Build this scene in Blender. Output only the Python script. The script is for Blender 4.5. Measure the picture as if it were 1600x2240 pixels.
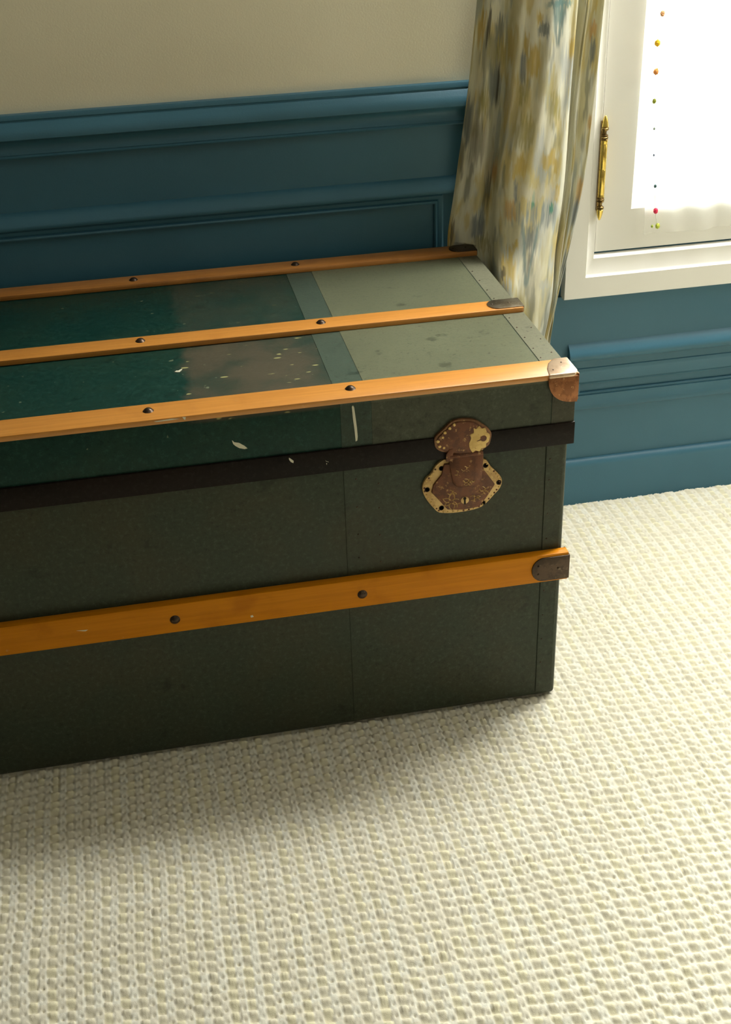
import bpy, bmesh, math, random
import numpy as np
from mathutils import Matrix, Vector
random.seed(7)
for o in list(bpy.data.objects): bpy.data.objects.remove(o)
S = bpy.context.scene
COL = S.collection

# ---------------------------------------------------------------- camera
cam_d = bpy.data.cameras.new('camera'); cam = bpy.data.objects.new('camera', cam_d); COL.objects.link(cam)
cam_d.sensor_fit = 'VERTICAL'; cam_d.sensor_height = 36.0; cam_d.lens = 36.0 * 2803.0 / 2240.0
cam_d.clip_start = 0.02; cam_d.clip_end = 60
Rm = Matrix(((0.98086962, 0.12308023, -0.15081793), (-0.19227728, 0.49156468, -0.84934894), (-0.03040130, 0.86209943, 0.50582639)))
cam.matrix_world = Matrix.Translation((-0.50919215, -1.36396085, 1.14966378)) @ Rm.to_4x4()
S.camera = cam

# ---------------------------------------------------------------- sky, daylight, fill lights, exposure
W = bpy.data.worlds.new('overcast_sky'); S.world = W; W.use_nodes = True
bg = W.node_tree.nodes['Background']; bg.inputs[0].default_value = (0.93, 0.97, 1.0, 1); bg.inputs[1].default_value = 5.0
def area(name, loc, target, sx, sy, power, color):
    l = bpy.data.lights.new(name, 'AREA'); l.shape = 'RECTANGLE'; l.size = sx; l.size_y = sy; l.energy = power; l.color = color
    o = bpy.data.objects.new(name, l); COL.objects.link(o); o.location = loc
    o.rotation_euler = (Vector(target) - Vector(loc)).to_track_quat('-Z', 'Y').to_euler(); return o
area('daylight_back_window', (0.68, 0.85, 1.32), (0.45, -0.5, 0.0), 0.95, 1.5, 200, (1.0, 0.975, 0.89))
area('daylight_side_window', (1.55, 0.05, 1.1), (0.2, 0.3, 0.2), 0.8, 1.2, 13, (1.0, 0.975, 0.88))  # added fill light that brightens the right side; no window is built here
area('daylight_far_window', (0.4, -2.75, 1.7), (0.1, 0.3, 0.5), 1.4, 1.2, 2.5, (1.0, 0.95, 0.84))  # weak fill added behind the camera, the front wall has no opening
S.view_settings.view_transform = 'Standard'; S.view_settings.look = 'None'; S.view_settings.gamma = 1.0
S.view_settings.use_curve_mapping = False; S.view_settings.exposure = 0.3

# ---------------------------------------------------------------- material helpers
def mat(name):
    m = bpy.data.materials.new(name); m.use_nodes = True
    nt = m.node_tree; return m, nt, nt.nodes['Principled BSDF']
def N(nt, t, **k):
    n = nt.nodes.new(t)
    for a, b in k.items():
        if a.startswith('i_'): n.inputs[a[2:].replace('_', ' ')].default_value = b
        else: setattr(n, a, b)
    return n
def L(nt, a, b): nt.links.new(a, b)
def objco(nt, scale=(1, 1, 1)):
    t = N(nt, 'ShaderNodeTexCoord'); mp = N(nt, 'ShaderNodeMapping'); mp.inputs['Scale'].default_value = scale
    L(nt, t.outputs['Object'], mp.inputs['Vector']); return mp.outputs[0]
def noise(nt, vec, scale, detail=3, rough=.55):
    n = N(nt, 'ShaderNodeTexNoise'); n.inputs['Scale'].default_value = scale; n.inputs['Detail'].default_value = detail
    n.inputs['Roughness'].default_value = rough; L(nt, vec, n.inputs['Vector']); return n.outputs[0]
def mrange(nt, v, a, b, c=0., d=1., smooth=True):
    n = N(nt, 'ShaderNodeMapRange'); n.interpolation_type = 'SMOOTHSTEP' if smooth else 'LINEAR'
    for i, x in zip((1, 2, 3, 4), (a, b, c, d)): n.inputs[i].default_value = x
    L(nt, v, n.inputs[0]); return n.outputs[0]
def math_(nt, op, a, b=None):
    n = N(nt, 'ShaderNodeMath', operation=op)
    for i, x in enumerate((a, b)):
        if x is None: continue
        if isinstance(x, (int, float)): n.inputs[i].default_value = x
        else: L(nt, x, n.inputs[i])
    return n.outputs[0]
def mix(nt, f, a, b):
    n = N(nt, 'ShaderNodeMix', data_type='RGBA')
    if isinstance(f, (int, float)): n.inputs[0].default_value = f
    else: L(nt, f, n.inputs[0])
    for i, x in ((6, a), (7, b)):
        if isinstance(x, tuple): n.inputs[i].default_value = (*x, 1)
        else: L(nt, x, n.inputs[i])
    return n.outputs[2]
def bump(nt, p, h, s=.3, d=.001):
    b = N(nt, 'ShaderNodeBump'); b.inputs['Strength'].default_value = s; b.inputs['Distance'].default_value = d
    L(nt, h, b.inputs['Height']); L(nt, b.outputs[0], p.inputs['Normal'])
def paint(name, c, c2=None, rough=.5, bs=.15, spec=.4, ns=6):
    m, nt, p = mat(name); v = objco(nt)
    if c2: L(nt, mix(nt, mrange(nt, noise(nt, v, ns), .35, .7), c, c2), p.inputs['Base Color'])
    else: p.inputs['Base Color'].default_value = (*c, 1)
    p.inputs['Roughness'].default_value = rough; p.inputs['Specular IOR Level'].default_value = spec
    bump(nt, p, noise(nt, v, 420, 3), bs, .0006); return m

M_blue = paint('blue_wall_paint', (.043, .148, .222), (.047, .157, .234), .42, .25, .42)
M_beige = paint('beige_wall_paint', (.80, .765, .60), (.82, .785, .62), .75, .3)
M_white = paint('white_gloss_paint', (.90, .89, .84), (.91, .90, .85), .35, .05)
M_ceil = paint('ceiling_paint', (.50, .49, .44), None, .8)
M_plain = paint('room_wall_paint', (.22, .20, .15), None, .8)

def wood(name, a, b, dark, wear=.0, spec=.65):
    m, nt, p = mat(name); v = objco(nt, (3, 60, 60))
    g = noise(nt, v, 4, 5); v2 = objco(nt)
    c = mix(nt, mrange(nt, g, .3, .7), a, b)
    c = mix(nt, mrange(nt, noise(nt, v2, 16, 4), .55, .75, 0, .55), c, dark)
    c = mix(nt, mrange(nt, noise(nt, v2, 45, 5, .7), .69, .73, 0, .8 if wear else .25), c, (.62, .40, .20))
    L(nt, c, p.inputs['Base Color']); p.inputs['Roughness'].default_value = .36; p.inputs['Specular IOR Level'].default_value = spec
    bump(nt, p, g, .2, .0005); return m
M_wood = wood('honey_varnished_wood', (.50, .205, .032), (.58, .25, .046), (.36, .13, .018))
M_wood_dark = wood('orange_varnished_wood', (.50, .175, .004), (.58, .21, .006), (.38, .12, .003), 0, .10)
M_wood_worn = wood('worn_brown_wood', (.40, .16, .03), (.52, .22, .05), (.24, .09, .02), 1)

TR = Vector((-.398, .24, 0))            # trunk root
def trunk_cloth(name, base, alt, stain=False, spec=.18, faded=None):
    m, nt, p = mat(name); v = objco(nt); sp = N(nt, 'ShaderNodeSeparateXYZ'); L(nt, v, sp.inputs[0]); X = sp.outputs[0]
    nz = noise(nt, v, 9, 5, .6)
    c = mix(nt, mrange(nt, nz, .35, .7), base, alt)
    if faded: c = mix(nt, mrange(nt, sp.outputs[2], .486, .4915), c, mix(nt, mrange(nt, nz, .35, .7), faded, tuple(x * 1.12 for x in faded)))   # window light on the lid top, painted into the cloth colour
    fine = noise(nt, v, 160, 5, .75)
    c = mix(nt, mrange(nt, fine, .50, .68, 0, .55), c, tuple(x * 1.75 + .010 for x in base))
    c = mix(nt, mrange(nt, fine, .30, .46, .65, 0), c, tuple(x * .45 for x in base))
    c = mix(nt, mrange(nt, noise(nt, v, 22, 4, .6), .62, .70, 0, .5), c, tuple(x * .45 for x in base))
    if stain:   # stained brown patch with flaked specks, world x about -.47..-.27
        off = math_(nt, 'MULTIPLY', math_(nt, 'SUBTRACT', noise(nt, v, 26, 4, .65), .5), .055)
        xx = math_(nt, 'ADD', X, off)
        a = mrange(nt, xx, -.475 - TR.x, -.455 - TR.x); b = mrange(nt, xx, -.33 - TR.x, -.25 - TR.x, 1, 0)
        k = math_(nt, 'MULTIPLY', a, b)
        k = math_(nt, 'MULTIPLY', k, mrange(nt, noise(nt, v, 14, 4), .30, .60, .35, .9)); k = math_(nt, 'MULTIPLY', k, math_(nt, 'MULTIPLY', mrange(nt, sp.outputs[2], .484, .490), mrange(nt, sp.outputs[1], .215 - TR.y, .235 - TR.y, 1, .35)))
        c = mix(nt, k, c, (.082, .07, .048))
        vo = N(nt, 'ShaderNodeTexVoronoi'); vo.inputs['Scale'].default_value = 52; L(nt, objco(nt, (.6, 1.6, 1)), vo.inputs['Vector'])
        fl = math_(nt, 'MULTIPLY', mrange(nt, vo.outputs['Distance'], .13, .20, 1, 0), mrange(nt, noise(nt, v, 30, 2), .47, .51))
        c = mix(nt, math_(nt, 'MULTIPLY', fl, mrange(nt, k, .25, .45)), c, (.33, .32, .14))
        c = mix(nt, mrange(nt, noise(nt, objco(nt, (1, 1, 1)), 75, 3, .6), .70, .73, 0, .5), c, (.22, .26, .16))
    L(nt, c, p.inputs['Base Color']); p.inputs['Roughness'].default_value = .42; p.inputs['Specular IOR Level'].default_value = spec
    L(nt, mrange(nt, fine, .3, .7, .32, .46), p.inputs['Roughness'])
    bump(nt, p, math_(nt, 'ADD', fine, math_(nt, 'MULTIPLY', nz, 2.0)), .35, .0008); return m
M_teal = trunk_cloth('dark_teal_oilcloth', (.005, .034, .027), (.011, .038, .026), True)
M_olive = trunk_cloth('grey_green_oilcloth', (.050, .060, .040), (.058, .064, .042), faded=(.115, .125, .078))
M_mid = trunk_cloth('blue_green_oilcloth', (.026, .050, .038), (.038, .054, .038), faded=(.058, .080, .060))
M_green = trunk_cloth('deep_green_oilcloth', (.038, .050, .034), (.048, .050, .031))
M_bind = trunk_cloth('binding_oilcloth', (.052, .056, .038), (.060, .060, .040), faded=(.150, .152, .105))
M_band = trunk_cloth('black_lid_band', (.009, .007, .006), (.014, .009, .007), False, .10)

def metal(name, a, b, c2, rough=.35, met=.9, scale=60):
    m, nt, p = mat(name); v = objco(nt); c = mix(nt, mrange(nt, noise(nt, v, scale, 5, .7), .45, .58), a, b)
    c = mix(nt, mrange(nt, noise(nt, v, scale * 2.3, 4, .7), .60, .66), c, c2)
    L(nt, c, p.inputs['Base Color']); p.inputs['Roughness'].default_value = rough; p.inputs['Metallic'].default_value = met
    bump(nt, p, noise(nt, v, 260, 4), .3, .0004); return m
M_dark = metal('dark_bronze', (.05, .035, .025), (.075, .05, .035), (.13, .10, .07), .38, .8)
M_capm = metal('scuffed_steel_cap', (.30, .26, .20), (.22, .18, .13), (.42, .37, .28), .3, .9)
M_pale = metal('glare_pale_metal', (.62, .46, .33), (.52, .36, .24), (.70, .58, .46), .34, .7, 40)  # whitish glare on the corner's top plate, put into the metal colour
M_copper = metal('copper_brown_corner', (.30, .12, .045), (.20, .075, .025), (.48, .27, .13), .42, .6, 70)
M_rust = metal('rusty_brown_lock_metal', (.15, .052, .02), (.10, .036, .016), (.34, .19, .07), .55, .25, 70)
M_gold = metal('worn_gilt_rim', (.62, .42, .17), (.48, .30, .11), (.15, .065, .025), .5, .25, 75)
M_rim = metal('rusty_rim', (.22, .10, .04), (.15, .065, .025), (.42, .28, .11), .5, .3, 75)
M_gilt = metal('gilt_patch', (.66, .46, .16), (.58, .38, .12), (.36, .16, .05), .5, .25, 80)
M_brass = metal('polished_brass', (.80, .60, .16), (.74, .54, .13), (.62, .44, .10), .2, 1.0, 20)
M_brassdk = metal('aged_brass', (.28, .19, .07), (.18, .12, .05), (.55, .40, .14), .3, 1.0, 120)
M_hole = paint('black_hole', (.012, .008, .005), None, .9)
M_scr = paint('cream_paint_scrape', (.62, .60, .47), None, .6)

# ---------------------------------------------------------------- mesh helpers
class MB:
    def __init__(s): s.v = []; s.f = []
    def add(s, vs, fs):
        b = len(s.v); s.v += [tuple(x) for x in vs]; s.f += [tuple(b + i for i in f) for f in fs]
    def box(s, x0, x1, y0, y1, z0, z1):
        s.add([(x0, y0, z0), (x1, y0, z0), (x1, y1, z0), (x0, y1, z0), (x0, y0, z1), (x1, y0, z1), (x1, y1, z1), (x0, y1, z1)],
              [(0, 3, 2, 1), (4, 5, 6, 7), (0, 1, 5, 4), (1, 2, 6, 5), (2, 3, 7, 6), (3, 0, 4, 7)])
    def sweepx(s, prof, x0, x1):          # prof: closed list of (y,z)
        n = len(prof); s.add([(x0, y, z) for y, z in prof] + [(x1, y, z) for y, z in prof],
              [(i, (i + 1) % n, n + (i + 1) % n, n + i) for i in range(n)] + [tuple(range(n - 1, -1, -1)), tuple(range(n, 2 * n))])
    def ring(s, x0, x1, z0, z1, prof):    # prof: (dLeft/Right, dBottom/Top, y) from the outside in; mitred rectangle
        vs = []
        for dl, db, y in prof: vs += [(x0 + dl, y, z0 + db), (x1 - dl, y, z0 + db), (x1 - dl, y, z1 - db), (x0 + dl, y, z1 - db)]
        fs = []
        for k in range(len(prof) - 1):
            for i in range(4):
                j = (i + 1) % 4; fs.append((4 * k + i, 4 * k + j, 4 * k + 4 + j, 4 * k + 4 + i))
        s.add(vs, fs)
    def lathe(s, prof, c, n=24, axis='z'):   # prof (r, h)
        vs = []; fs = []
        for r, h in prof:
            for i in range(n):
                a = 2 * math.pi * i / n; p = (r * math.cos(a), r * math.sin(a), h)
                if axis == 'y': p = (p[0], -p[2], p[1])
                vs.append((c[0] + p[0], c[1] + p[1], c[2] + p[2]))
        for k in range(len(prof) - 1):
            for i in range(n):
                j = (i + 1) % n; fs.append((k * n + i, k * n + j, (k + 1) * n + j, (k + 1) * n + i))
        fs.append(tuple(range(n - 1, -1, -1))); m = (len(prof) - 1) * n; fs.append(tuple(range(m, m + n)))
        s.add(vs, fs)
    def prismy(s, pts, y0, y1):           # polygon in (x,z), from y0 (back) to y1 (front)
        n = len(pts); s.add([(x, y0, z) for x, z in pts] + [(x, y1, z) for x, z in pts],
              [tuple(range(n)), tuple(range(2 * n - 1, n - 1, -1))] + [(i, n + i, n + (i + 1) % n, (i + 1) % n) for i in range(n)])
    def prismz(s, pts, z0, z1):
        n = len(pts); s.add([(x, y, z0) for x, y in pts] + [(x, y, z1) for x, y in pts],
              [tuple(range(n - 1, -1, -1)), tuple(range(n, 2 * n))] + [(i, (i + 1) % n, n + (i + 1) % n, n + i) for i in range(n)])
    def build(s, name, m, parent=None, org=None, bev=0, seg=2, smooth=False, loc=None):
        me = bpy.data.meshes.new(name); o_ = Vector(org) if org is not None else Vector((0, 0, 0))
        me.from_pydata([(x - o_.x, y - o_.y, z - o_.z) for x, y, z in s.v], [], s.f)
        bm = bmesh.new(); bm.from_mesh(me); bmesh.ops.recalc_face_normals(bm, faces=bm.faces)
        if bev:
            es = [e for e in bm.edges if len(e.link_faces) == 2 and e.calc_face_angle(0) > .6]
            bmesh.ops.bevel(bm, geom=es, offset=bev, segments=seg, profile=.5, affect='EDGES', clamp_overlap=True)
        bm.to_mesh(me); bm.free()
        me.materials.append(m)
        if smooth or bev:
            for p in me.polygons: p.use_smooth = True
            me.set_sharp_from_angle(angle=math.radians(40))
        o = bpy.data.objects.new(name, me); COL.objects.link(o)
        if parent is not None: o.parent = parent
        if parent is None and org is not None: o.location = o_
        return o
def empty(name, loc, label=None, cat=None, group=None, kind=None, parent=None):
    o = bpy.data.objects.new(name, None); COL.objects.link(o); o.location = loc; o.empty_display_size = .05
    tag(o, label, cat, group, kind)
    if parent: o.parent = parent
    return o
def tag(o, label=None, cat=None, group=None, kind=None):
    if label: o['label'] = label
    if cat: o['category'] = cat
    if group: o['group'] = group
    if kind: o['kind'] = kind
    return o
def struct(o, label, cat=None): return tag(o, label, cat or o.name.split('_')[0], None, 'structure')
def catmull(P, t):
    i = int(min(max(math.floor(t), 0), len(P) - 2)); u = t - i
    p0 = P[max(i - 1, 0)]; p1 = P[i]; p2 = P[i + 1]; p3 = P[min(i + 2, len(P) - 1)]
    return .5 * ((2 * p1) + (-p0 + p2) * u + (2 * p0 - 5 * p1 + 4 * p2 - p3) * u * u + (-p0 + 3 * p1 - 3 * p2 + p3) * u ** 3)
def smooth_poly(pts, n=4, closed=True):
    out = []; k = len(pts); P = [np.array(p) for p in pts]
    for i in range(k):
        p0, p1, p2, p3 = P[i - 1], P[i], P[(i + 1) % k], P[(i + 2) % k]
        for j in range(n):
            u = j / n; q = .5 * ((2 * p1) + (-p0 + p2) * u + (2 * p0 - 5 * p1 + 4 * p2 - p3) * u * u + (-p0 + 3 * p1 - 3 * p2 + p3) * u ** 3)
            out.append(tuple(q))
    return out

# ================================================================ ROOM SHELL
XL, XR, YF, ZC = -2.6, 1.6, -3.0, 2.55
WX0, WX1, WZ0, WZ1 = .2125, 1.147, .4575, 2.05       # window opening
b = MB(); b.box(XL, XR, YF, .60, -.06, -.0085); m_floor = paint('carpet_backing', (.42, .38, .26), None, .95)
struct(b.build('floor', m_floor), 'floor under the cream looped carpet')
b = MB(); b.box(XL, XR, YF, .60, ZC, ZC + .06); struct(b.build('ceiling', M_ceil), 'pale ceiling of the room')
# back wall: beige above the dado, blue boards below, with the window opening
b = MB()
b.box(XL, WX0, .520, .60, .735, ZC); b.box(WX1, XR, .520, .60, .735, ZC); b.box(WX0, WX1, .520, .60, WZ1, ZC)
wall = struct(b.build('wall_back', M_beige), 'beige painted wall above the blue panelling')
b = MB(); b.box(XL, WX0, .520, .60, -.03, .735); b.box(WX0, WX1, .520, .60, -.03, WZ0); b.box(WX1, XR, .520, .60, -.03, .735)
tag(b.build('wainscot_board', M_blue, wall))
b = MB(); b.box(XL - .06, XL, YF, .60, -.03, ZC); struct(b.build('wall_left', M_plain), 'plain left wall outside the picture')
b = MB(); b.box(XL, XR, YF - .06, YF, -.03, ZC); struct(b.build('wall_front', M_plain), 'plain wall behind the camera')
b = MB(); b.box(XR, XR + .06, YF, .60, -.03, ZC); struct(b.build('wall_right', M_plain), 'plain right wall outside the picture')

# chair rail (left of window) with the cove and bead beneath
def nose(y0, z0, y1, z1, k=5):   # quarter-ish arc from (y0,z0) to (y1,z1) bulging to -y
    return [(y0 + (y1 - y0) * math.sin(math.pi / 2 * i / k), z0 + (z1 - z0) * (1 - math.cos(math.pi / 2 * i / k))) for i in range(k + 1)]
XE = .1600
rail = [(.53, .7400), (.5085, .7400), (.5075, .7385), (.507, .7335), (.5085, .7320), (.5085, .7312)]
for i in range(9):
    a = math.pi * i / 8; rail.append((.507 - .0105 * math.sin(a * .5 + .25 * math.sin(a)), .7300 - .0215 * (i / 8) ** .8))
rail += [(.5030, .7062), (.5075, .7040), (.5110, .7000), (.5125, .6950), (.5120, .6900), (.5100, .6868), (.5090, .6850), (.5105, .6845), (.5095, .6832), (.5080, .6815), (.5095, .6793), (.5160, .6785), (.53, .6785)]
b = MB(); b.sweepx(rail, XL, XE); struct(b.build('trim_1', M_blue, smooth=True), 'blue moulded chair rail topping the panelling left of curtain')
rail2 = [(.53, .6010), (.5200, .6010), (.5165, .5990), (.5120, .5955), (.5085, .5900), (.5062, .5840), (.5055, .5800), (.5070, .5772), (.5110, .5760), (.5150, .5752), (.53, .5752)]
b = MB(); b.sweepx(rail2, XL, XE); struct(b.build('trim_2', M_blue, smooth=True), 'blue rounded moulding below the chair rail')
pf = [(0, .0, .530), (.0, .0, .5160), (.003, .003, .5140), (.007, .007, .5145), (.0095, .0095, .5165), (.0105, .0105, .5125), (.0125, .0125, .5115), (.0145, .0145, .5125), (.0155, .0155, .5195)]
b = MB(); b.ring(-1.6, -.0370, .12, .5755, pf); tag(b.build('panel_moulding', M_blue, wall, smooth=True))
# right apron below the window
ap = [(.55, .3880), (.5140, .3880), (.5140, .3030), (.5120, .3010), (.5090, .2985), (.5060, .2945), (.5030, .2900), (.5010, .2850), (.5010, .2800), (.5035, .2755), (.5080, .2730), (.5125, .2722), (.5140, .2705), (.5140, .2560), (.55, .2560)]
b = MB(); b.sweepx(ap, .176, XR); b.box(.140, .1762, .5140, .55, .258, .3880); struct(b.build('trim_3', M_blue, smooth=True), 'blue rounded rail under the window casing')
b = MB(); b.ring(.176, XR + .05, .1790, .2580, [(0, 0, .53), (0, 0, .5150), (.001, .0016, .5125), (.003, .006, .5118), (.006, .0105, .5140), (.021, .027, .5140), (.0215, .0276, .5160), (.024, .0300, .5150), (.026, .0320, .5165), (.0262, .0322, .5190)])
struct(b.build('trim_4', M_blue, smooth=True), 'blue recessed panel frame low under the window')
b = MB(); b.box(XL, XR, .5190, .55, .06, .183); tag(b.build('lower_board', M_blue, wall))
base = [(.55, -.02), (.5080, -.02), (.5080, .0700), (.5085, .0740), (.5100, .0780), (.5130, .0815), (.5180, .0835), (.55, .0835)]
b = MB(); b.sweepx(base, XL, XR); struct(b.build('baseboard_back', M_blue, smooth=True), 'blue baseboard along the carpet')

# ================================================================ WINDOW
win = empty('window_1', (.68, .53, WZ0), 'white casement window with brass hinge and sheer curtain', 'window', None, 'structure')
WO = (.68, .53, WZ0)
def wpart(b, name, m, parent=None, **k): return b.build(name, m, parent or win, org=WO, **k)
b = MB(); b.ring(.1605, 1.20, .3864, 2.12, [(0, 0, .535), (0, 0, .5035), (.0007, .0007, .5025), (.0345, .0350, .5025), (.0358, .0372, .5055), (.0372, .0395, .5075), (.0480, .0640, .5080), (.0492, .0660, .5100), (.0505, .0685, .5140), (.0508, .0690, .60)])
wpart(b, 'casing', M_white, smooth=True)
def sash(x0, x1):
    b = MB(); b.ring(x0, x1, .4590, 2.04, [(0, 0, .56), (0, 0, .5150), (.0010, .0010, .5130), (.0565, .0660, .5130), (.0585, .0675, .5150), (.0600, .0690, .5215), (.0615, .0705, .5222), (.0700, .0800, .5300), (.0705, .0805, .56), (0, 0, .56)])
    s = wpart(b, 'sash', M_white, smooth=True)
    return s
sash_l = sash(.2114, .6790); sash_r = sash(.6810, 1.1460)
mg, nt, p = mat('window_glass'); nt.nodes.remove(p); out = [n for n in nt.nodes if n.type == 'OUTPUT_MATERIAL'][0]
tr = N(nt, 'ShaderNodeBsdfTransparent'); tr.inputs[0].default_value = (.96, .98, .97, 1); gl = N(nt, 'ShaderNodeBsdfGlossy'); gl.inputs['Roughness'].default_value = .02
fr = N(nt, 'ShaderNodeFresnel'); fr.inputs[0].default_value = 1.45; ms = N(nt, 'ShaderNodeMixShader'); L(nt, fr.outputs[0], ms.inputs[0]); L(nt, tr.outputs[0], ms.inputs[1]); L(nt, gl.outputs[0], ms.inputs[2]); L(nt, ms.outputs[0], out.inputs[0])
for x0, x1 in ((.280, .612), (.748, 1.078)):
    b = MB(); b.box(x0, x1, .538, .542, .535, 1.965); wpart(b, 'glass_pane', mg)

# hinge
hg = empty('hinge', (0, 0, 0), 'turned brass barrel hinge', parent=win); hc = (.2122, .5035)
z0, z1 = .5185, .6785; zm = (z0 + z1) / 2
def hpart(prof, name, m):
    b = MB(); b.lathe(prof, (hc[0], hc[1], 0), 24); wpart(b, name, m, hg, smooth=True)
R_ = .0054
hpart([(R_, .5515), (R_, .5545), (R_ * .93, .5550), (R_ * .93, .5558), (R_, .5563), (R_, .5935), (R_ * .9, .5945)], 'lower_barrel', M_brass)
hpart([(R_ * .9, .5948), (R_, .5956), (R_, .6330), (R_ * .93, .6335), (R_ * .93, .6345), (R_, .6352), (R_, .6395)], 'upper_barrel', M_brass)
def fin(s, zb):     # s=+1 up
    q = [(.0048, 0), (.0058, .0006), (.0050, .0015), (.0060, .0025), (.0060, .0040), (.0046, .0052), (.0056, .0060), (.0056, .0068), (.0034, .0080), (.0027, .0100), (.0032, .0128), (.0052, .0138), (.0060, .0148), (.0060, .0170), (.0050, .0180)]
    t = [(.0048, .0182), (.0055, .0192), (.0050, .0225), (.0042, .0265), (.0030, .0310), (.0014, .0345), (.0004, .0352)]
    sc = 1.04
    hpart([(r, zb + s * h * sc) for r, h in q], 'turned_collar', M_brassdk); hpart([(r, zb + s * h * sc) for r, h in t], 'finial', M_brass)
fin(1, .6400); fin(-1, .5510)
b = MB(); b.box(.2065, .2105, .5030, .5125, .530, .668); wpart(b, 'leaf_plate', M_brassdk, hg)

# sheer curtain with coloured pompoms
sh = empty('sheer_curtain', (.47, .500, .484), 'white sheer curtain with coloured pompom trim over the window glass', 'curtain')
ms_, nt, p = mat('white_sheer_voile'); nt.nodes.remove(p); out = [n for n in nt.nodes if n.type == 'OUTPUT_MATERIAL'][0]
tl = N(nt, 'ShaderNodeBsdfTranslucent'); tl.inputs[0].default_value = (.95, .95, .93, 1); df = N(nt, 'ShaderNodeBsdfDiffuse'); df.inputs[0].default_value = (.92, .92, .89, 1)
tp = N(nt, 'ShaderNodeBsdfTransparent'); m1 = N(nt, 'ShaderNodeMixShader'); m1.inputs[0].default_value = .45; L(nt, tl.outputs[0], m1.inputs[1]); L(nt, df.outputs[0], m1.inputs[2])
m2 = N(nt, 'ShaderNodeMixShader'); m2.inputs[0].default_value = .5; L(nt, m1.outputs[0], m2.inputs[1]); L(nt, tp.outputs[0], m2.inputs[2]); L(nt, m2.outputs[0], out.inputs[0])
SO = (.47, .500, .484)
def xedge(z): return float(np.interp(z, [.484, .5, .53, .60, .70, .80, 1.9], [.2885, .2890, .2865, .2800, .2740, .2740, .275]))
b = MB(); nx, nz = 70, 60; vs = []
for j in range(nz + 1):
    z = .484 + (1.93 - .484) * (j / nz) ** 1.6
    xe = xedge(z)
    for i in range(nx + 1):
        u = i / nx; x = xe + (.655 - xe) * u
        vs.append((x, .5035 + .0038 * math.sin(u * 42 + .8 * math.sin(z * 7)) * min(1, .35 + u * 2), z + .0015 * math.sin(u * 20)))
b.add(vs, [(j * (nx + 1) + i, j * (nx + 1) + i + 1, (j + 1) * (nx + 1) + i + 1, (j + 1) * (nx + 1) + i) for j in range(nz) for i in range(nx)])
b.build('voile_cloth', ms_, sh, org=SO, smooth=True)
poms = [((.2865, .8182), (.80, .42, .20), 'salmon'), ((.2825, .7772), (.85, .50, .03), 'amber'), ((.2839, .7368), (.85, .34, .10), 'orange'), ((.2849, .6936), (.30, .34, .05), 'olive'), ((.2885, .6525), (.30, .36, .30), 'grey green'), ((.2914, .6121), (.22, .26, .36), 'slate blue'), ((.2979, .5633), (.06, .12, .12), 'dark teal'), ((.3022, .5237), (.80, .05, .12), 'pinkish red'), ((.3075, .4989), (.55, .62, .10), 'lime'), ((.2985, .4992), (.45, .55, .12), 'small lime')]
szs = [.0034, .0042, .0040, .0030, .0018, .0017, .0024, .0036, .0036, .0020]
cord = MB(); cpts = [(.2900, .860)] + [(x, z) for (x, z), c, n in poms[:9]]
for (xa, za), (xb, zb) in zip(cpts, cpts[1:]):
    cord.add([(xa - .0004, .4975, za), (xa + .0004, .4975, za), (xb + .0004, .4975, zb), (xb - .0004, .4975, zb), (xa, .4967, za), (xb, .4967, zb)], [(0, 1, 2, 3), (0, 3, 5, 4), (1, 4, 5, 2)])
cord.build('trim_cord', paint('white_cord', (.8, .8, .76)), sh, org=SO)
for ((x, z), c, n), r in zip(poms, szs):
    bm = bmesh.new(); bmesh.ops.create_icosphere(bm, subdivisions=3, radius=r)
    for v in bm.verts: v.co = v.co * random.uniform(.82, 1.12); v.co.z *= 1.25
    me = bpy.data.meshes.new('pompom'); bm.to_mesh(me); bm.free(); me.materials.append(paint(n.replace(' ', '_') + '_wool', c, None, .95))
    o = bpy.data.objects.new('pompom', me); COL.objects.link(o); o.parent = sh; o.location = Vector((x, .4955, z)) - Vector(SO); o['label'] = n + ' wool pompom'

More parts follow.
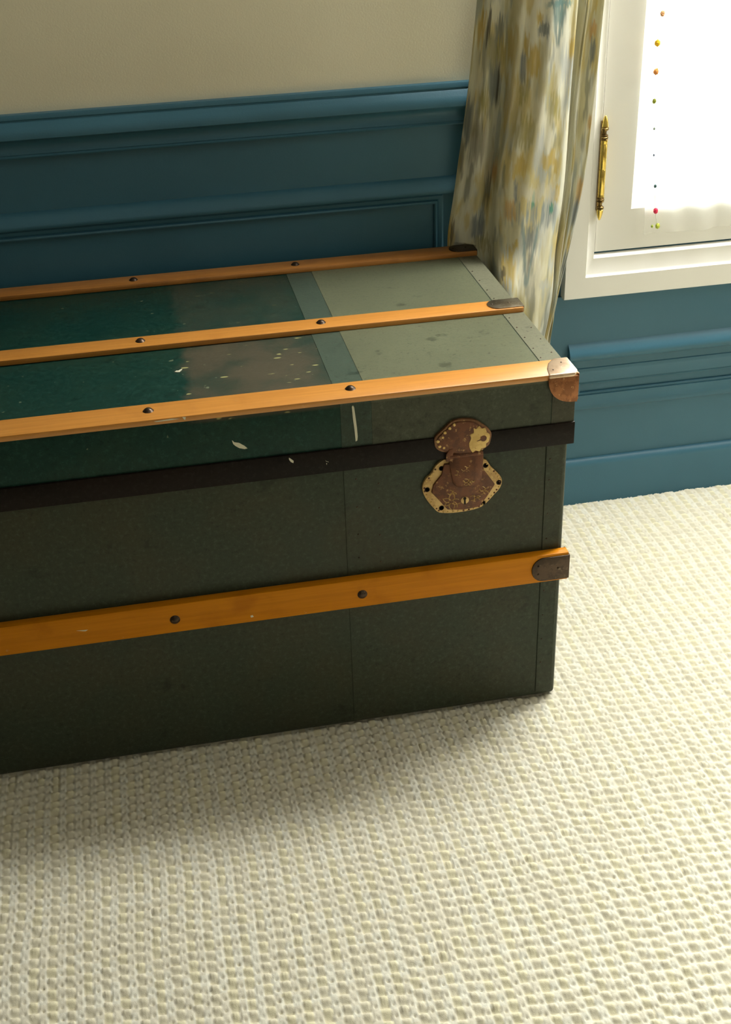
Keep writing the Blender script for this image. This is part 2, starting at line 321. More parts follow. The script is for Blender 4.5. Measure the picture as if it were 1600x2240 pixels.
# ================================================================ PATTERNED CURTAIN
CT = [
 [(.010, .492, 1.90), (.015, .465, 1.90), (.060, .475, 1.90), (.070, .440, 1.90), (.115, .430, 1.90), (.160, .445, 1.90), (.190, .480, 1.90), (.200, .455, 1.90), (.212, .470, 1.90), (.235, .470, 1.90)],
 [(.0056, .49, .8541), (.0184, .465, .857), (.0438, .478, .8538), (.0519, .445, .8578), (.0897, .43, .8578), (.1350, .445, .8532), (.1505, .484, .8466), (.1564, .455, .8503), (.1652, .470, .8476), (.1857, .470, .8464)],
 [(-.0070, .49, .730), (.0107, .465, .7339), (.0380, .480, .7297), (.0469, .445, .7355), (.0883, .43, .7356), (.1310, .445, .7295), (.1455, .484, .7205), (.1479, .455, .7262), (.1561, .470, .7225), (.1793, .470, .7208)],
 [(-.0235, .495, .5961), (.0023, .465, .6021), (.0290, .478, .5968), (.0280, .430, .6097), (.0764, .42, .6082), (.1248, .438, .5986), (.1405, .478, .5874), (.1438, .455, .5929), (.1514, .468, .5886), (.1696, .470, .5865)],
 [(-.0348, .501, .4970), (-.0045, .480, .5050), (.0200, .465, .5031), (.0244, .420, .5162), (.0680, .405, .5169), (.1145, .43, .5044), (.1290, .470, .4913), (.1332, .45, .4960), (.1397, .462, .4922), (.1512, .465, .4894)],
 [(-.0180, .5015, .440), (.0060, .487, .440), (.0170, .440, .4500), (.0174, .385, .4600), (.0587, .39, .4443), (.1070, .42, .4281), (.1200, .452, .4157), (.1235, .438, .4193), (.1275, .455, .4151), (.1325, .460, .4109)],
 [(.0060, .500, .350), (.0080, .480, .350), (.0100, .445, .360), (.0180, .395, .3650), (.0641, .40, .3700), (.0985, .42, .3640), (.1115, .452, .3533), (.1141, .438, .3552), (.1183, .455, .3507), (.1249, .460, .3460)],
 [(.0060, .498, .012), (.0080, .480, .012), (.0100, .450, .012), (.0160, .410, .012), (.0500, .405, .012), (.0850, .42, .012), (.0950, .450, .012), (.0990, .438, .012), (.1030, .455, .012), (.1080, .460, .012)]]
CT = np.array(CT); CT[1:, 6, 1] -= .013; CT[1:, 6, 0] -= .0045; CT[1:, 8, 1] -= .006; CT[1:, 8, 0] -= .002; CT[1:, 9, 1] -= .012; CT[1:, 9, 0] -= .004
SP = np.array([.46 * k for k in (0, .10, .19, .27, .42, .58, .70, .78, .86, 1.0)])
NU, NR = 300, 8
ts = np.concatenate([np.linspace(0, 1, 30)[:-1], np.linspace(1, 6, 300), np.linspace(6, 7, 26)[1:]])
us = np.linspace(0, 9, NU)
# interpolate along u for each control row, then along t
rows = np.array([[catmull(CT[r], u) for u in us] for r in range(8)])
def row_at(t):
    if t < 1: f = (1 - t); return rows[1] * (1 - f) + (rows[1] + (rows[1] - rows[2]) * np.array((3.0, 3.0, 8.3))) * f
    if t > 6: return rows[6] * (7 - t) + rows[7] * (t - 6)
    return catmull(rows[1:7], t - 1)
grid = np.array([row_at(t) for t in ts]); NT = len(ts)
def keep_clear(g):      # cloth hangs against the trunk end and behind its back, never inside it
    x, y, z = g[..., 0], g[..., 1], g[..., 2]; ins = (x < .0050) & (y < .4960) & (z < .5035)
    px, py, pz = .0050 - x, .4960 - y, .5035 - z
    ax = ins & (px <= py) & (px <= pz + .02); ay = ins & ~ax & (py <= px); az = ins & ~ax & ~ay
    g[..., 0] = np.where(ax | az, .0050, x); g[..., 1] = np.where(ay, .4960, y)
rng = np.random.default_rng(3)
for k, (fx, am) in enumerate(((3.1, .0014), (7.3, .0008))):
    grid[:, :, 1] += am * np.sin(us[None, :] * fx * 1.7 + ts[:, None] * (1.3 + k) + k)
keep_clear(grid)
def vnoise(x, y, seed):      # smooth value noise
    r = np.random.default_rng(seed); g = r.random((256, 256)); xi = np.floor(x).astype(int); yi = np.floor(y).astype(int); fx = x - xi; fy = y - yi
    fx = fx * fx * (3 - 2 * fx); fy = fy * fy * (3 - 2 * fy); q = lambda a, b_: g[a % 256, b_ % 256]
    return (q(xi, yi) * (1 - fx) + q(xi + 1, yi) * fx) * (1 - fy) + (q(xi, yi + 1) * (1 - fx) + q(xi + 1, yi + 1) * fx) * fy
UU, TT = np.meshgrid(us, ts); A = np.interp(UU, range(10), SP); H = np.interp(TT, range(8), [-1.05, 0, .125, .255, .36, .43, .49, .84])
def fbm(a, h, seed): return .5 * vnoise(a, h, seed) + .3 * vnoise(a * 2.1, h * 2.1, seed + 1) + .2 * vnoise(a * 4.3, h * 4.3, seed + 2)
col = np.zeros((NT, NU, 3)); base_c = np.array((.83, .81, .67)); col[:] = base_c
def blend(mask, c, k=1.0): 
    global col
    mk = np.clip(mask * k, 0, 1)[..., None]; col = col * (1 - mk) + np.array(c) * mk
ss = lambda x, a, b_: (lambda t: t * t * (3 - 2 * t))(np.clip((x - a) / (b_ - a), 0, 1))
st = fbm(A * 1400, H * 26, 11)              # thread streaks
sx = (vnoise(A * 700, H * 3, 5) - .5)            # thread-wise vertical shift gives the dashed ikat ends
Hs = H + .016 * sx + .006 * (vnoise(A * 260, H * 8, 6) - .5)
lay = lambda sd, fa, fh: fbm(A * fa, Hs * fh, sd)
blend(ss(lay(21, 24, 12), .40, .66), (.66, .62, .40), .7)
blend(ss(lay(31, 30, 14), .48, .66), (.78, .78, .68), .8)
blend(ss(lay(41, 32, 13), .54, .70), (.55, .50, .26), .55)
blend(ss(lay(51, 30, 11), .54, .68), (.40, .45, .45), .6)
blend(ss(lay(61, 38, 15), .58, .70), (.64, .53, .20), .65)
blend(ss(lay(91, 44, 12), .64, .72), (.20, .22, .19), .5)
BL = [(.34,.77,1.2,1.55,'m'),(.87,1.12,1.16,1.54,'d'),(1.37,2.03,1.23,1.52,'g'),(1.4,2.28,1.48,1.7,'o'),(1.16,2.1,1.75,2.15,'g'),(1.73,1.88,1.77,2.23,'d'),(3.96,4.87,1.0,1.12,'t'),(4.19,4.56,1.06,1.44,'t'),(3.68,3.86,1.21,1.34,'m'),(3.72,4.12,1.32,1.46,'g'),(3.41,3.86,1.59,1.91,'m'),(3.31,3.49,1.43,1.62,'m'),(3.23,3.41,1.59,1.91,'b'),(4.81,5.33,1.45,1.65,'m'),(4.55,5.2,1.6,1.9,'p'),(3.24,3.87,2.27,2.58,'o'),(3.85,4.23,2.4,2.9,'p'),(4.14,4.73,2.65,2.85,'m'),(3.34,3.75,2.71,2.94,'m'),(.39,1.27,2.25,2.75,'d2'),(.04,.51,2.0,2.5,'g'),(0,.34,2.52,2.88,'d2'),(1.9,2.65,2.76,2.99,'r'),(1.36,1.96,2.9,3.29,'d2'),(3.42,3.55,2.94,3.23,'b'),(3.19,3.53,3.21,3.53,'r'),(3.23,4.98,3.29,3.71,'bs'),(3.96,4.05,3.04,3.32,'t2'),(4.56,4.68,3.25,3.42,'t2'),(4.64,4.88,3.02,3.27,'m'),(3.73,4.29,3.64,4.09,'g'),(3.95,4.16,4.0,4.52,'d2'),(3.45,3.6,3.88,4.07,'m'),(3.06,3.59,4.08,4.82,'m'),(3.04,3.25,4.42,4.71,'d'),(4.43,4.87,4.59,4.8,'p'),(.97,1.74,3.46,3.96,'b'),(1.21,2.23,3.82,4.13,'o'),(.16,.32,3.46,3.96,'d'),(0,.16,3.64,4.09,'m'),(8.16,8.61,1.29,1.46,'r'),(8.41,8.7,1.49,1.73,'b'),(8.67,9.0,2.25,2.4,'r'),(8.4,9.0,2.92,3.25,'r'),(8.37,9.0,3.21,3.64,'b'),(4.99,6.25,3.73,4.33,'m'),(8.48,9.0,3.77,4.11,'m'),(8.32,9.0,4.07,4.46,'g'),(3.26,3.56,1.88,2.12,'o'),(4.2,4.68,2.05,2.35,'o'),(3.41,4.8,3.04,3.25,'c'),(2.56,3.16,1.95,2.25,'c'),(3.5,4.2,4.96,5.69,'y'),(3.94,4.49,4.35,4.87,'c'),(3.92,4.46,1.8,2.1,'y'),(.74,1.36,2.0,2.3,'o'),(4.57,4.86,2.33,2.67,'y')]
CC = dict(m=(.60, .45, .12), d=(.10, .09, .07), g=(.25, .28, .27), o=(.36, .32, .09), t=(.20, .34, .33), b=(.22, .26, .30), p=(.50, .54, .56), d2=(.20, .19, .14), r=(.62, .42, .18), bs=(.27, .32, .33), t2=(.06, .33, .24), c=(.68, .65, .52), y=(.62, .55, .26))
blobs = [(x, 'n') for x in BL]
for q in range(60):      # the same print goes on above the picture and behind the trunk
    s0 = rng.uniform(0, 8.5); t0 = rng.choice([rng.uniform(0, .95), rng.uniform(5.7, 6.9)]); blobs.append(((s0, s0 + rng.uniform(.2, .8), t0, t0 + (rng.uniform(.03, .08) if t0 < 1 else .25), rng.choice(list(CC))), 'x'))
for (s0, s1, t0, t1, c), _ in blobs:
    a0, a1 = np.interp([s0, s1], range(10), SP); h0, h1 = np.interp([t0, t1], range(8), [-1.05, 0, .125, .255, .36, .43, .49, .84])
    ac, hc_, aw, hw = (a0 + a1) / 2, (h0 + h1) / 2, max((a1 - a0) / 2, .0018), (h1 - h0) / 2
    sd = 5 + int(abs(s0) * 17)
    sh_ = (vnoise(A * 760, A * 0 + 1, sd) - .5) * min(.030, hw * 1.3) + (vnoise(A * 210, A * 0 + 4, sd + 1) - .5) * .010
    dx = np.abs(A - ac + .0045 * (vnoise(A * 60, H * 45, sd + 2) - .5)) / aw; dy = np.abs(H + sh_ - hc_) / hw
    k = .85 if c not in ('o', 'p', 'y', 'd2', 'c') else .6
    mk = (1 - ss(dx, .60, 1.25)) * (1 - ss(dy + .25 * dx * dx, .70, 1.15)) * (.72 + .28 * ss(vnoise(A * 650, H * 30, sd + 3), .25, .6))
    if c == 'bs': mk = mk * ss(vnoise(A * 420, H * 14, 77), .45, .65)
    blend(mk, CC[c], k)
# teal-grey V shapes
for (sc, tc, w_, h_) in ((4.37, 1.12, .030, .10), (3.98, 3.95, .026, .11)):
    ac = np.interp(sc, range(10), SP); hc_ = np.interp(tc, range(8), [-1.05, 0, .125, .255, .36, .43, .49, .84])
    k = (hc_ + h_ * .6 - H) / h_; arm = np.abs(np.abs(A - ac) - w_ * np.clip(k, 0, 1) * .8)
    mk = (1 - ss(arm + .003 * (vnoise(A * 800, H * 40, 3) - .5), .0015, .0045)) * ss(k, 0, .1) * (1 - ss(k, .8, 1.1)); blend(mk, (.22, .30, .29), .75)
col *= (1 + .16 * (st - .5))[..., None]; col = np.clip(col, 0, 1)
me = bpy.data.meshes.new('curtain'); V = grid.reshape(-1, 3); CO = Vector((.06, .46, .01))
idx = np.arange(NT * NU).reshape(NT, NU); F = np.stack([idx[:-1, :-1], idx[1:, :-1], idx[1:, 1:], idx[:-1, 1:]], -1).reshape(-1, 4)
def fast_mesh(me, V, F, col=None):
    me.vertices.add(len(V)); me.vertices.foreach_set('co', np.ascontiguousarray(V, dtype=np.float32).ravel())
    me.loops.add(F.size); me.loops.foreach_set('vertex_index', np.ascontiguousarray(F, dtype=np.int32).ravel())
    me.polygons.add(len(F)); me.polygons.foreach_set('loop_start', np.arange(0, F.size, F.shape[1], dtype=np.int32))
    me.polygons.foreach_set('use_smooth', np.ones(len(F), dtype=bool))
    if col is not None:
        at = me.color_attributes.new('yarn', 'FLOAT_COLOR', 'POINT'); c4 = np.ones((len(V), 4), dtype=np.float32); c4[:, :3] = col; at.data.foreach_set('color', c4.ravel())
    me.update(calc_edges=True); me.validate()
fast_mesh(me, V - np.array(CO), F, col.reshape(-1, 3))
mc, nt, p = mat('ikat_print_linen'); at = N(nt, 'ShaderNodeAttribute', attribute_name='yarn'); L(nt, at.outputs['Color'], p.inputs['Base Color']); p.inputs['Roughness'].default_value = .9; p.inputs['Specular IOR Level'].default_value = .15
bump(nt, p, noise(nt, objco(nt, (1, 1, .2)), 900, 2), .3, .0005)
out = [n for n in nt.nodes if n.type == 'OUTPUT_MATERIAL'][0]; tl = N(nt, 'ShaderNodeBsdfTranslucent'); L(nt, at.outputs['Color'], tl.inputs[0]); mx = N(nt, 'ShaderNodeMixShader'); mx.inputs[0].default_value = .30
L(nt, p.outputs[0], mx.inputs[1]); L(nt, tl.outputs[0], mx.inputs[2]); L(nt, mx.outputs[0], out.inputs[0])
me.materials.append(mc); cur = bpy.data.objects.new('curtain', me); COL.objects.link(cur); cur.location = CO
sm = cur.modifiers.new('thickness', 'SOLIDIFY'); sm.thickness = .0009; sm.offset = 0
tag(cur, 'long linen curtain with mustard, grey-blue and teal ikat print', 'curtain')

# ================================================================ TRUNK
tk = empty('travel_trunk', TR, 'old green oilcloth travel trunk with wooden slats and rusty lock', 'trunk')
def tp_(b, name, m, parent=tk, **k): return b.build(name, m, parent, org=TR, **k)
X0, X1, D, HB, HL = -.796, 0.0, .484, .405, .492
b = MB(); b.box(X0 + .003, X1 - .0035, .0025, D - .002, 0.0005, HB); tp_(b, 'trunk_body', M_green, bev=.0065, seg=4)
b = MB(); b.box(X0, X1, -.0005, D, .4005, HL); lid = tp_(b, 'lid', M_teal, bev=.0025, seg=3)
def shell(name, x0, x1, front, top, t, m, zb, back=D, parent=tk):
    b = MB(); f = front; b.sweepx([(f, zb), (f - t, zb), (f - t, top + t), (back - .01, top + t), (back - .01, top), (f, top)], x0, x1); return tp_(b, name, m, parent, bev=.00035, seg=1)
# overlapping sheets of covering cloth on the lid
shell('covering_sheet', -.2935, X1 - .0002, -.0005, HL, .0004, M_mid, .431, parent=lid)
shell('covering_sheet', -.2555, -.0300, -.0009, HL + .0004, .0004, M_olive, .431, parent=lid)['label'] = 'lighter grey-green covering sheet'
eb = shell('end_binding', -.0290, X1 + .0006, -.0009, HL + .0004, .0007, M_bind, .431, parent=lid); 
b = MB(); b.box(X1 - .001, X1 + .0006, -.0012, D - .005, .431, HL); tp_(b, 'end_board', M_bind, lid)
# body sheets
b = MB(); b.box(-.2925, -.0335, .0017, .0030, .0085, .402); tp_(b, 'covering_sheet', M_green, bev=.0003, seg=1)
b = MB(); b.box(-.0325, X1 - .0095, .0012, .0030, .0085, .402); tp_(b, 'end_binding', M_green, bev=.0004, seg=1)
# black band round the lid
b = MB(); b.box(X0 - .0025, X1 + .0018, -.0038, D - .004, .4010, .4316); tp_(b, 'lid_band', M_band, lid, bev=.0012)['label'] = 'black band along lower edge of the lid'
# wooden slats
def rivet(parent, c, axis, r=.0058):
    b = MB(); b.lathe([(r * 1.12, -.0004), (r * 1.12, .0002), (r * .98, .0008), (r * .86, .0019), (r * .6, .0031), (r * .3, .0038), (r * .05, .0040)], c, 20, axis)
    tp_(b, 'rivet', M_dark, parent, smooth=True)
RX = (-.277, -.518, -.760)
def slat(y0, y1, z0, z1, m, x1=X1 + .001, name='wooden_slat', bev=.0012):
    b = MB(); b.box(X0 - .001, x1, y0, y1, z0, z1); return tp_(b, name, m, bev=bev)
s_front = slat(-.0062, .0385, .4925, .5000, M_wood); s_mid = slat(.2160, .2518, .4925, .5, M_wood); s_back = slat(.4560, .4915, .4925, .5, M_wood_worn)
s_low = slat(-.0120, .0016, .2030, .2451, M_wood_dark, x1=X1 + .0005)
s_low['label'] = 'bright orange wooden slat across the front'; s_back['label'] = 'duller brown wooden slat by the wall'
b = MB(); b.box(X0, X1, D - .002, D + .006, .203, .245); tp_(b, 'wooden_slat', M_wood_worn, bev=.001)
for x in RX:
    rivet(s_front, (x, .0185, .5), 'z'); rivet(s_mid, (x, .2350, .5), 'z'); rivet(s_back, (x, .4730, .5), 'z'); rivet(s_low, (x, -.0120, .2225), 'y')
# rounded metal caps on slat ends
def cap_top(sl, y0, y1, ln, m, x1):
    yc = (y0 + y1) / 2; r = (y1 - y0) / 2 - .001; pts = [(x1, yc - r), (x1, yc + r)]
    for i in range(13):
        a = math.pi / 2 + math.pi * i / 12; pts.append((x1 - ln + r * .9 + r * .9 * math.cos(a), yc + r * math.sin(a)))
    b = MB(); b.prismz(pts, .4995, .5014); b.box(x1 - .0005, x1 + .0011, yc - r, yc + r, .4930, .5012); tp_(b, 'end_cap', m, sl, bev=.0006)
    for dx in (-ln + .0065, -ln * .35):
        b = MB(); b.lathe([(.0013, 0), (.0012, .0005), (.0006, .0009), (.0001, .0010)], (x1 + dx, yc, .5014), 10); tp_(b, 'cap_nail', M_dark, sl, smooth=True)
cap_top(s_mid, .2175, .2510, .047, M_capm, X1 + .0012); cap_top(s_back, .4580, .4900, .040, M_dark, X1 + .0012)
zc, r = .2235, .0180; pts = [(X1 + .001, zc + r), (X1 + .001, zc - r)]
for i in range(13):
    a = -math.pi / 2 - math.pi * i / 12; pts.append((-.050 + r * .9 + r * .9 * math.cos(a), zc + r * math.sin(a)))
b = MB(); b.prismy(pts, -.0116, -.0136); b.box(X1 - .0002, X1 + .0018, -.0134, .008, zc - r, zc + r); tp_(b, 'end_cap', M_dark, s_low, bev=.0006)
for x, z in ((-.041, .230), (-.041, .217), (-.014, .2235)):
    b = MB(); b.lathe([(.0016, 0), (.0014, .0006), (.0006, .0011), (.0001, .0012)], (x, -.0136, z), 10, 'y'); tp_(b, 'cap_nail', M_dark, s_low, smooth=True)
# metal corner: top plate, rounded outer corner and scalloped front flap
q = []
for i in range(13):
    a = math.pi / 2 * i / 12; q.append((-.0025 - .0345 * math.cos(a) ** .9, .4965 - .0350 * math.sin(a) ** .85))
pts = q + [(X1 + .0012, .4610), (X1 + .0012, .4965)]
b = MB(); b.prismy(pts, -.0060, -.0082); cm = tp_(b, 'metal_corner', M_copper, lid, bev=.0009); cm['label'] = 'coppery scalloped metal corner'
b = MB(); pts = [(-.0370, -.0080), (X1 - .0035, -.0080), (X1 + .0012, -.0040), (X1 + .0025, .0010), (X1 + .0025, .0400), (-.0170, .0400), (-.0270, .0280), (-.0335, .0120)]
b.prismz(pts, .4940, .5010); tp_(b, 'top_plate', M_pale, cm, bev=.0022, seg=3)
b = MB(); b.box(X1 + .0004, X1 + .0026, -.0070, .036, .463, .4990); tp_(b, 'side_plate', M_copper, cm, bev=.001)
for x, y in ((-.0105, .0250), (-.0270, .0060)):
    b = MB(); b.lathe([(.0012, 0), (.001, .0005), (.0001, .0008)], (x, y, .5010), 10); tp_(b, 'corner_nail', M_dark, cm, smooth=True)
# small nails along the seams
def nail(x, y, z, ax, par): 
    b = MB(); b.lathe([(.0012, -.0002), (.0011, .0004), (.0006, .0008), (.0001, .0009)], (x, y, z), 8, ax); tp_(b, 'seam_nail', M_dark, par, smooth=True)
for y in (.062, .093, .130, .165, .200, .275, .310, .350, .390): nail(-.0245, y, HL + .0011, 'z', lid)
for y in (.075, .120, .160): nail(-.0060, y, HL + .0011, 'z', lid)
for z in (.385, .345, .305, .270, .250): nail(-.2770, .0017, z, 'y', tk)
for z in (.375, .340, .300, .260): nail(-.2490, .0017, z, 'y', tk)
for z in (.380, .350, .300, .262, .180, .140, .100, .060): nail(-.0270, .0012, z, 'y', tk)
# scrapes of cream paint
def scrape(pts, y, name='paint_scrape', par=tk, horiz=False):
    b = MB(); (b.prismz(pts, HL - .0001, HL + .0008) if horiz else b.prismy(pts, y, y - .0004)); tp_(b, name, M_scr, par)
scrape([(-.2793, .4855), (-.2777, .4868), (-.2765, .4840), (-.2752, .4700), (-.2740, .4560), (-.2735, .4445), (-.2742, .4395), (-.2762, .4385), (-.2765, .4440), (-.2772, .4560), (-.2785, .4700)], -.0008)
scrape([(-.4250, .4590), (-.4235, .4575), (-.4225, .4560), (-.4170, .4545), (-.4110, .4500), (-.4075, .4460), (-.4110, .4455), (-.4170, .4475), (-.4215, .4510), (-.4240, .4540)], -.0005)
scrape([(-.3590, .4285), (-.3570, .4270), (-.3535, .4235), (-.3540, .4205), (-.3570, .4225), (-.3590, .4260)], -.0037)
scrape([(-.3150, .4195), (-.3140, .4180), (-.3110, .4160), (-.3115, .4170), (-.3138, .4172)], -.0037)
scrape([(-.3140, .4150), (-.3130, .4150), (-.3135, .4125)], -.0037)
scrape([(-.4800, .1405), (-.4770, .1440), (-.4755, .1425), (-.4720, .1460), (-.4700, .1470), (-.4715, .1430), (-.4745, .1390), (-.4770, .1385)], 0, horiz=True)
scrape([(-.5130, .4975), (-.4930, .4985), (-.4830, .4975), (-.4930, .4968), (-.5100, .4965)], -.0060, par=s_front)
scrape([(-.4800, .4990), (-.4760, .4985), (-.4770, .4950), (-.4785, .4960)], -.0060, par=s_front)
scrape([(-.640, .2260), (-.6330, .2255), (-.6260, .2252), (-.6290, .2235), (-.6320, .2240)], -.0118, par=s_low)
scrape([(-.4230, .2130), (-.4200, .2135), (-.4190, .2105), (-.4225, .2100)], -.0118, par=s_low)
scrape([(-.7690, .1560), (-.7640, .1605), (-.7590, .1620), (-.7640, .1590), (-.7685, .1550)], .0027)

# lock
lk = empty('lock', (0, 0, 0), 'rusty hasp lock with worn gilt rims', parent=tk)
def pl(pts, y0, y1, name, m, bev=.0005, sm_=3):
    b = MB(); b.prismy(smooth_poly(pts, sm_) if sm_ else pts, y0, y1); return tp_(b, name, m, lk, bev=bev)
up = [(-.1791, .4249), (-.1787, .4327), (-.1733, .4382), (-.1662, .4443), (-.159, .4512), (-.1511, .4537), (-.1396, .4535), (-.1288, .4510), (-.1215, .4463), (-.112, .4385), (-.1071, .4308), (-.1073, .4227), (-.1094, .415), (-.1151, .4102), (-.1202, .4069), (-.1319, .4046), (-.1523, .4065), (-.1600, .4095), (-.1661, .4113), (-.1719, .4137), (-.177, .4183)]
ctr = lambda P, k: [((x - sum(a for a, _ in P) / len(P)) * k + sum(a for a, _ in P) / len(P), (z - sum(c for _, c in P) / len(P)) * k + sum(c for _, c in P) / len(P)) for x, z in P]
pl(up, -.0008, -.0055, 'hasp_rim', M_rim); pl(ctr(up, .90), -.0050, -.0075, 'hasp_plate', M_rust, .0012)
pl([(-.1345, .4130), (-.1362, .4205), (-.1335, .4270), (-.1345, .4330), (-.1300, .4350), (-.1305, .4415), (-.1270, .4395), (-.1235, .4435), (-.1200, .4395), (-.1155, .4395), (-.1130, .4330), (-.1098, .4300), (-.1105, .4210), (-.1140, .4180), (-.1145, .4130), (-.1200, .4120), (-.1225, .4080), (-.1275, .4100), (-.1310, .4075)], -.0070, -.0080, 'gilt_patch', M_gilt, .0003)
for x, z in ((-.1745, .4280), (-.1690, .4330), (-.1660, .4385), (-.1600, .4440), (-.1545, .4480), (-.1725, .4210), (-.1675, .4185)):
    b = MB(); b.lathe([(.0025, 0), (.0021, .0006), (.0001, .0010)], (x, -.0068, z), 10, 'y'); tp_(b, 'embossed_bead', M_gilt, lk, smooth=True)
low = [(-.1683, .3988), (-.1600, .3992), (-.1185, .3945), (-.1103, .3895), (-.1058, .3816), (-.0982, .3732), (-.092, .3642), (-.0911, .3567), (-.0939, .3488), (-.1012, .3406), (-.1085, .3325), (-.1174, .3253), (-.1309, .3222), (-.1459, .3214), (-.1593, .322), (-.1727, .3248), (-.1794, .3316), (-.1882, .3445), (-.1933, .356), (-.1939, .3659), (-.1895, .3759), (-.1829, .3815), (-.177, .392)]
pl(low, .0014, -.0030, 'lock_rim', M_gold)
inn = [(-.1668, .3946), (-.1185, .3916), (-.1150, .3788), (-.1008, .3572), (-.1102, .3419), (-.1204, .3276), (-.1414, .3258), (-.1623, .3288), (-.1734, .3441), (-.183, .3562), (-.1808, .3665), (-.1700, .3803)]
pl(inn, -.0025, -.0060, 'lock_plate', M_rust, .0012, 0)
b = MB()    # hinged tongue, bulging over the plate
zz = [.4085, .4010, .3960, .3900, .3820, .3740, .3660, .3600]; yy = [-.0070, -.0085, -.0098, -.0112, -.0120, -.0122, -.0114, -.0085]; xl = [-.1590, -.1600, -.1603, -.1598, -.1585, -.1570, -.1555, -.1500]; xr = [-.1185, -.1165, -.1170, -.1180, -.1186, -.1190, -.1195, -.1250]
vs = []
for z, y, a, c in zip(zz, yy, xl, xr):
    for k in range(9):
        u = k / 8; vs.append((a + (c - a) * u, y + .0030 * (2 * u - 1) ** 4, z))
n = len(vs); vs += [(x, -.0045, z) for x, y, z in vs]
fs = []
for j in range(7):
    for k in range(8):
        i = j * 9 + k; fs.append((i, i + 1, i + 10, i + 9)); fs.append((n + i, n + i + 9, n + i + 10, n + i + 1))
rim_ = [k for k in range(9)] + [j * 9 + 8 for j in range(1, 8)] + [63 + k for k in range(7, -1, -1)] + [j * 9 for j in range(6, 0, -1)]
for i in range(len(rim_)): a, c = rim_[i], rim_[(i + 1) % len(rim_)]; fs.append((a, n + a, n + c, c))
b.add(vs, fs); tp_(b, 'hasp_tongue', M_rust, lk, bev=.0006)
b = MB(); b.lathe([(.0001, 0), (.0026, .0002), (.0030, .0010), (.0030, .0420), (.0026, .0428), (.0001, .043)], (0, 0, 0), 14)
b.v = [(-.1605 + z, -.0060 + x, .4048 + y) for x, y, z in b.v]; tp_(b, 'hinge_knuckle', M_rust, lk, smooth=True)
b = MB(); b.prismy([(-.1650, .3990), (-.1560, .3990), (-.1560, .4160), (-.1610, .4160), (-.1650, .4090)], -.005, -.0082); tp_(b, 'hinge_ear', M_rust, lk, bev=.0008)
for x, z in ((-.1128, .3846), (-.0952, .3580), (-.1698, .3311), (-.1697, .3880), (-.1881, .3602), (-.1153, .3309)):
    b = MB(); b.lathe([(.0034, 0), (.0034, .0004), (.0026, .0008), (.0022, .0002)], (x, -.0028, z), 16, 'y'); tp_(b, 'rim_screw', M_hole, lk, smooth=True)
b = MB(); b.lathe([(.0042, 0), (.0040, .0005), (.0015, .0007)], (-.1176, -.0078, .4256), 16, 'y'); b.prismy([(-.1180, .4262), (-.1260, .4232), (-.1262, .4226), (-.1180, .4240)], -.0078, -.0083); tp_(b, 'keyhole_cover', M_rust, lk, smooth=True)
b = MB(); b.lathe([(.0052, 0), (.0052, .0006), (.0040, .0010), (.0001, .0011)], (-.1400, -.0058, .3400), 20, 'y'); tp_(b, 'escutcheon', M_gold, lk, smooth=True)
b = MB(); b.lathe([(.0020, 0), (.0020, .0003), (.0001, .0004)], (-.1404, -.0067, .3430), 12, 'y'); b.prismy([(-.1414, .3425), (-.1394, .3425), (-.1390, .3345), (-.1414, .3345)], -.0066, -.0072); tp_(b, 'keyhole', M_hole, lk)
# embossed leaf sprays on the plate (raised scrolls)
def scroll(pts, y, r=.00055):
    b = MB()
    for (xa, za), (xb, zb) in zip(pts, pts[1:]):
        d = Vector((xb - xa, 0, zb - za)); l = d.length or 1e-6; nrm = Vector((-d.z, 0, d.x)) / l * r
        b.add([(xa + nrm.x, y, za + nrm.z), (xa - nrm.x, y, za - nrm.z), (xb - nrm.x, y, zb - nrm.z), (xb + nrm.x, y, zb + nrm.z), (xa, y - .0007, za), (xb, y - .0007, zb)], [(0, 4, 5, 3), (4, 1, 2, 5), (0, 1, 4), (3, 5, 2)])
    return b
def spray(cx, cz, s, y, n=11, ph=0):
    b = MB()
    for k in range(n):
        a = ph + 2 * math.pi * k / n; pts = []
        for i in range(7):
            t = i / 6; rr = s * (.2 + .8 * t) * (1 + .2 * math.sin(k * 2.1)); aa = a + .9 * t * (1 if k % 2 else -1); pts.append((cx + rr * math.cos(aa) * 1.15, cz + rr * math.sin(aa)))
        q = scroll(pts, y); b.add(q.v, q.f)
    tp_(b, 'embossed_scroll', M_gold, lk)
spray(-.1580, .3400, .0110, -.0060); spray(-.1560, .3525, .0050, -.0060, 7, .4); spray(-.1150, .3500, .0060, -.0060, 8, .2); spray(-.1260, .3420, .0055, -.0060, 7, 1.0)
spray(-.1370, .3690, .0060, -.0121, 9, .7); spray(-.1400, .3860, .0050, -.0112, 7, .1); spray(-.1500, .3830, .0040, -.0110, 6, .3)
rngp = random.Random(4)
for i in range(len(low)):      # beaded relief round the rim
    (xa, za), (xb, zb) = low[i], low[(i + 1) % len(low)]
    if za > .385 and zb > .385: continue
    for t in (.2, .7):
        x = (xa + (xb - xa) * t + .1420) * .955 - .1420; z = (za + (zb - za) * t - .360) * .955 + .360
        b = MB(); b.lathe([(.0014, 0), (.0011, .0005), (.0001, .0009)], (x + rngp.uniform(-.0006, .0006), -.0029, z), 8, 'y'); tp_(b, 'rim_bead', M_gilt if rngp.random() < .5 else M_rust, lk, smooth=True)

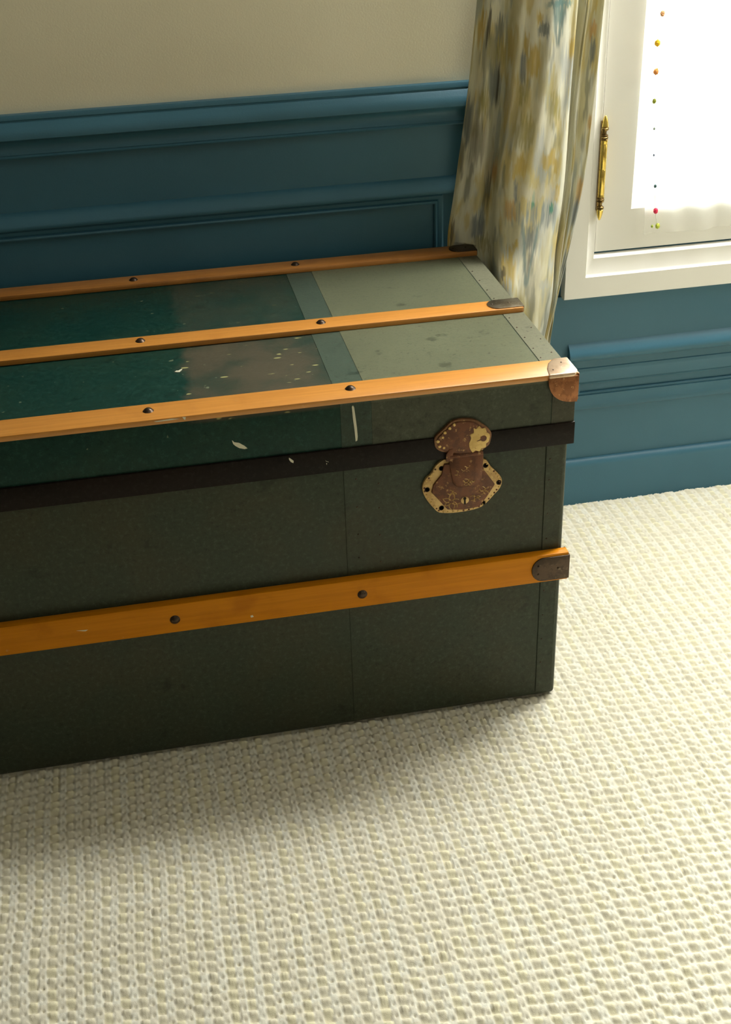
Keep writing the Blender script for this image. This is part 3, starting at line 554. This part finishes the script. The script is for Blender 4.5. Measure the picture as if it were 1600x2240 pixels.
# ================================================================ CARPET PILE (one looped heightfield, real geometry)
PX, PY, NXc, NYc = .0195, .0152, 11, 9
cx0, cx1, cy0, cy1 = -1.33, .86, -.98, .5085
ncx, ncy = int((cx1 - cx0) / PX), int((cy1 - cy0) / PY) + 1
gx = cx0 + PX * np.arange(ncx * NXc + 1) / NXc; gy = cy1 - PY * np.arange(ncy * NYc + 1) / NYc
GX, GY = np.meshgrid(gx, gy)
wob = .0032 * (vnoise(GX * 9, GY * 9, 71) - .5) * 2; wob2 = .0018 * (vnoise(GX * 11, GY * 11, 72) - .5) * 2
uu = (GX + wob - cx0) / PX; vv = (cy1 - GY + wob2) / PY
iu = np.floor(uu).astype(int)
r1 = np.random.default_rng(9); RJ = r1.random((6, 600, 600))
j = lambda k, a, c: RJ[k][a % 600, c % 600]
colp = (iu % 1)     # every period has one high rib and one low rib
vA = vv + .35 * (j(0, iu, iu * 0) - .5)
iv = np.floor(vA).astype(int); fu = uu - iu; fv = vA - iv + .22 * (j(1, iu, iv) - .5) 
wA = .245 + .05 * (j(2, iu, iv) - .5)
du = (fu - .36) / wA; inA = np.clip(1 - np.abs(du) ** 5, 0, 1) * (np.abs(du) < 1)
pk = .36 + .08 * (j(3, iu, iv) - .5); fvc = np.clip(fv, 0, 1)
up = ss(fvc, .02, pk); dn = 1 - ss(fvc, pk + .06, 1.02) ; crest = np.minimum(up, .12 + .88 * dn) 
hA = -.0048 + (.0048 + .0014 * (j(4, iu, iv) - .5)) * crest * np.clip(inA, 0, 1) ** .35
vB = vv + .5 + .3 * (j(5, iu, iu * 0) - .5); ivB = np.floor(vB).astype(int); fB = vB - ivB
db = (np.where(fu < .36, fu + 1, fu) - .86) / .27
inB = np.clip(1 - np.abs(db) ** 4, 0, 1) * (np.abs(db) < 1)
hole = np.exp(-((np.abs(db) - .25 * (j(1, iu + 3, ivB) - .5)) / .30) ** 2 - ((fB - .5) / .13) ** 2)
hB = -.0048 + (.0030 + .0006 * (j(3, iu + 7, ivB) - .5) + .0004 * np.cos(2 * np.pi * (fB - .05))) * inB ** .4 - .0032 * hole
hgt = np.maximum(hA, hB); isA = hA >= hB
hgt += .0004 * (vnoise(GX * 900, GY * 900, 81) - .5) * 2
under = (GX > -.78) & (GX < -.012) & (GY > .012) & (GY < .47)
hgt = np.minimum(hgt, .0005); hgt = np.where((GX > -.81) & (GX < .002) & (GY > -.003) & (GY < .486), np.minimum(hgt, -.0004), hgt)
tint = np.where(isA, j(2, iu + 31, iv), j(4, iu + 57, ivB))
cA = np.array((.77, .74, .60)); cB = np.array((.68, .66, .57)); cY = np.array((.73, .70, .52)); cG = np.array((.65, .65, .585))
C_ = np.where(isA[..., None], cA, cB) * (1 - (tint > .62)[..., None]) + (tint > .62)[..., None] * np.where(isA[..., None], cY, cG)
C_ = C_ * (.92 + .16 * tint[..., None]); C_ = C_ * (1 - .24 * (isA * ss(fvc, pk + .08, pk + .30))[..., None]); deep = ss(-hgt, .0036, .0058); C_ = C_ * (1 - deep[..., None]) + np.array((.55, .50, .36)) * deep[..., None]  # shade on the loops' near faces and in the pits painted into the colour
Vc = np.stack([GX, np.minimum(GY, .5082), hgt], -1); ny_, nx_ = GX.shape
idx = np.arange(nx_ * ny_).reshape(ny_, nx_); keep = ~(under[:-1, :-1] & under[1:, 1:])
F = np.stack([idx[:-1, :-1], idx[1:, :-1], idx[1:, 1:], idx[:-1, 1:]], -1)[keep]
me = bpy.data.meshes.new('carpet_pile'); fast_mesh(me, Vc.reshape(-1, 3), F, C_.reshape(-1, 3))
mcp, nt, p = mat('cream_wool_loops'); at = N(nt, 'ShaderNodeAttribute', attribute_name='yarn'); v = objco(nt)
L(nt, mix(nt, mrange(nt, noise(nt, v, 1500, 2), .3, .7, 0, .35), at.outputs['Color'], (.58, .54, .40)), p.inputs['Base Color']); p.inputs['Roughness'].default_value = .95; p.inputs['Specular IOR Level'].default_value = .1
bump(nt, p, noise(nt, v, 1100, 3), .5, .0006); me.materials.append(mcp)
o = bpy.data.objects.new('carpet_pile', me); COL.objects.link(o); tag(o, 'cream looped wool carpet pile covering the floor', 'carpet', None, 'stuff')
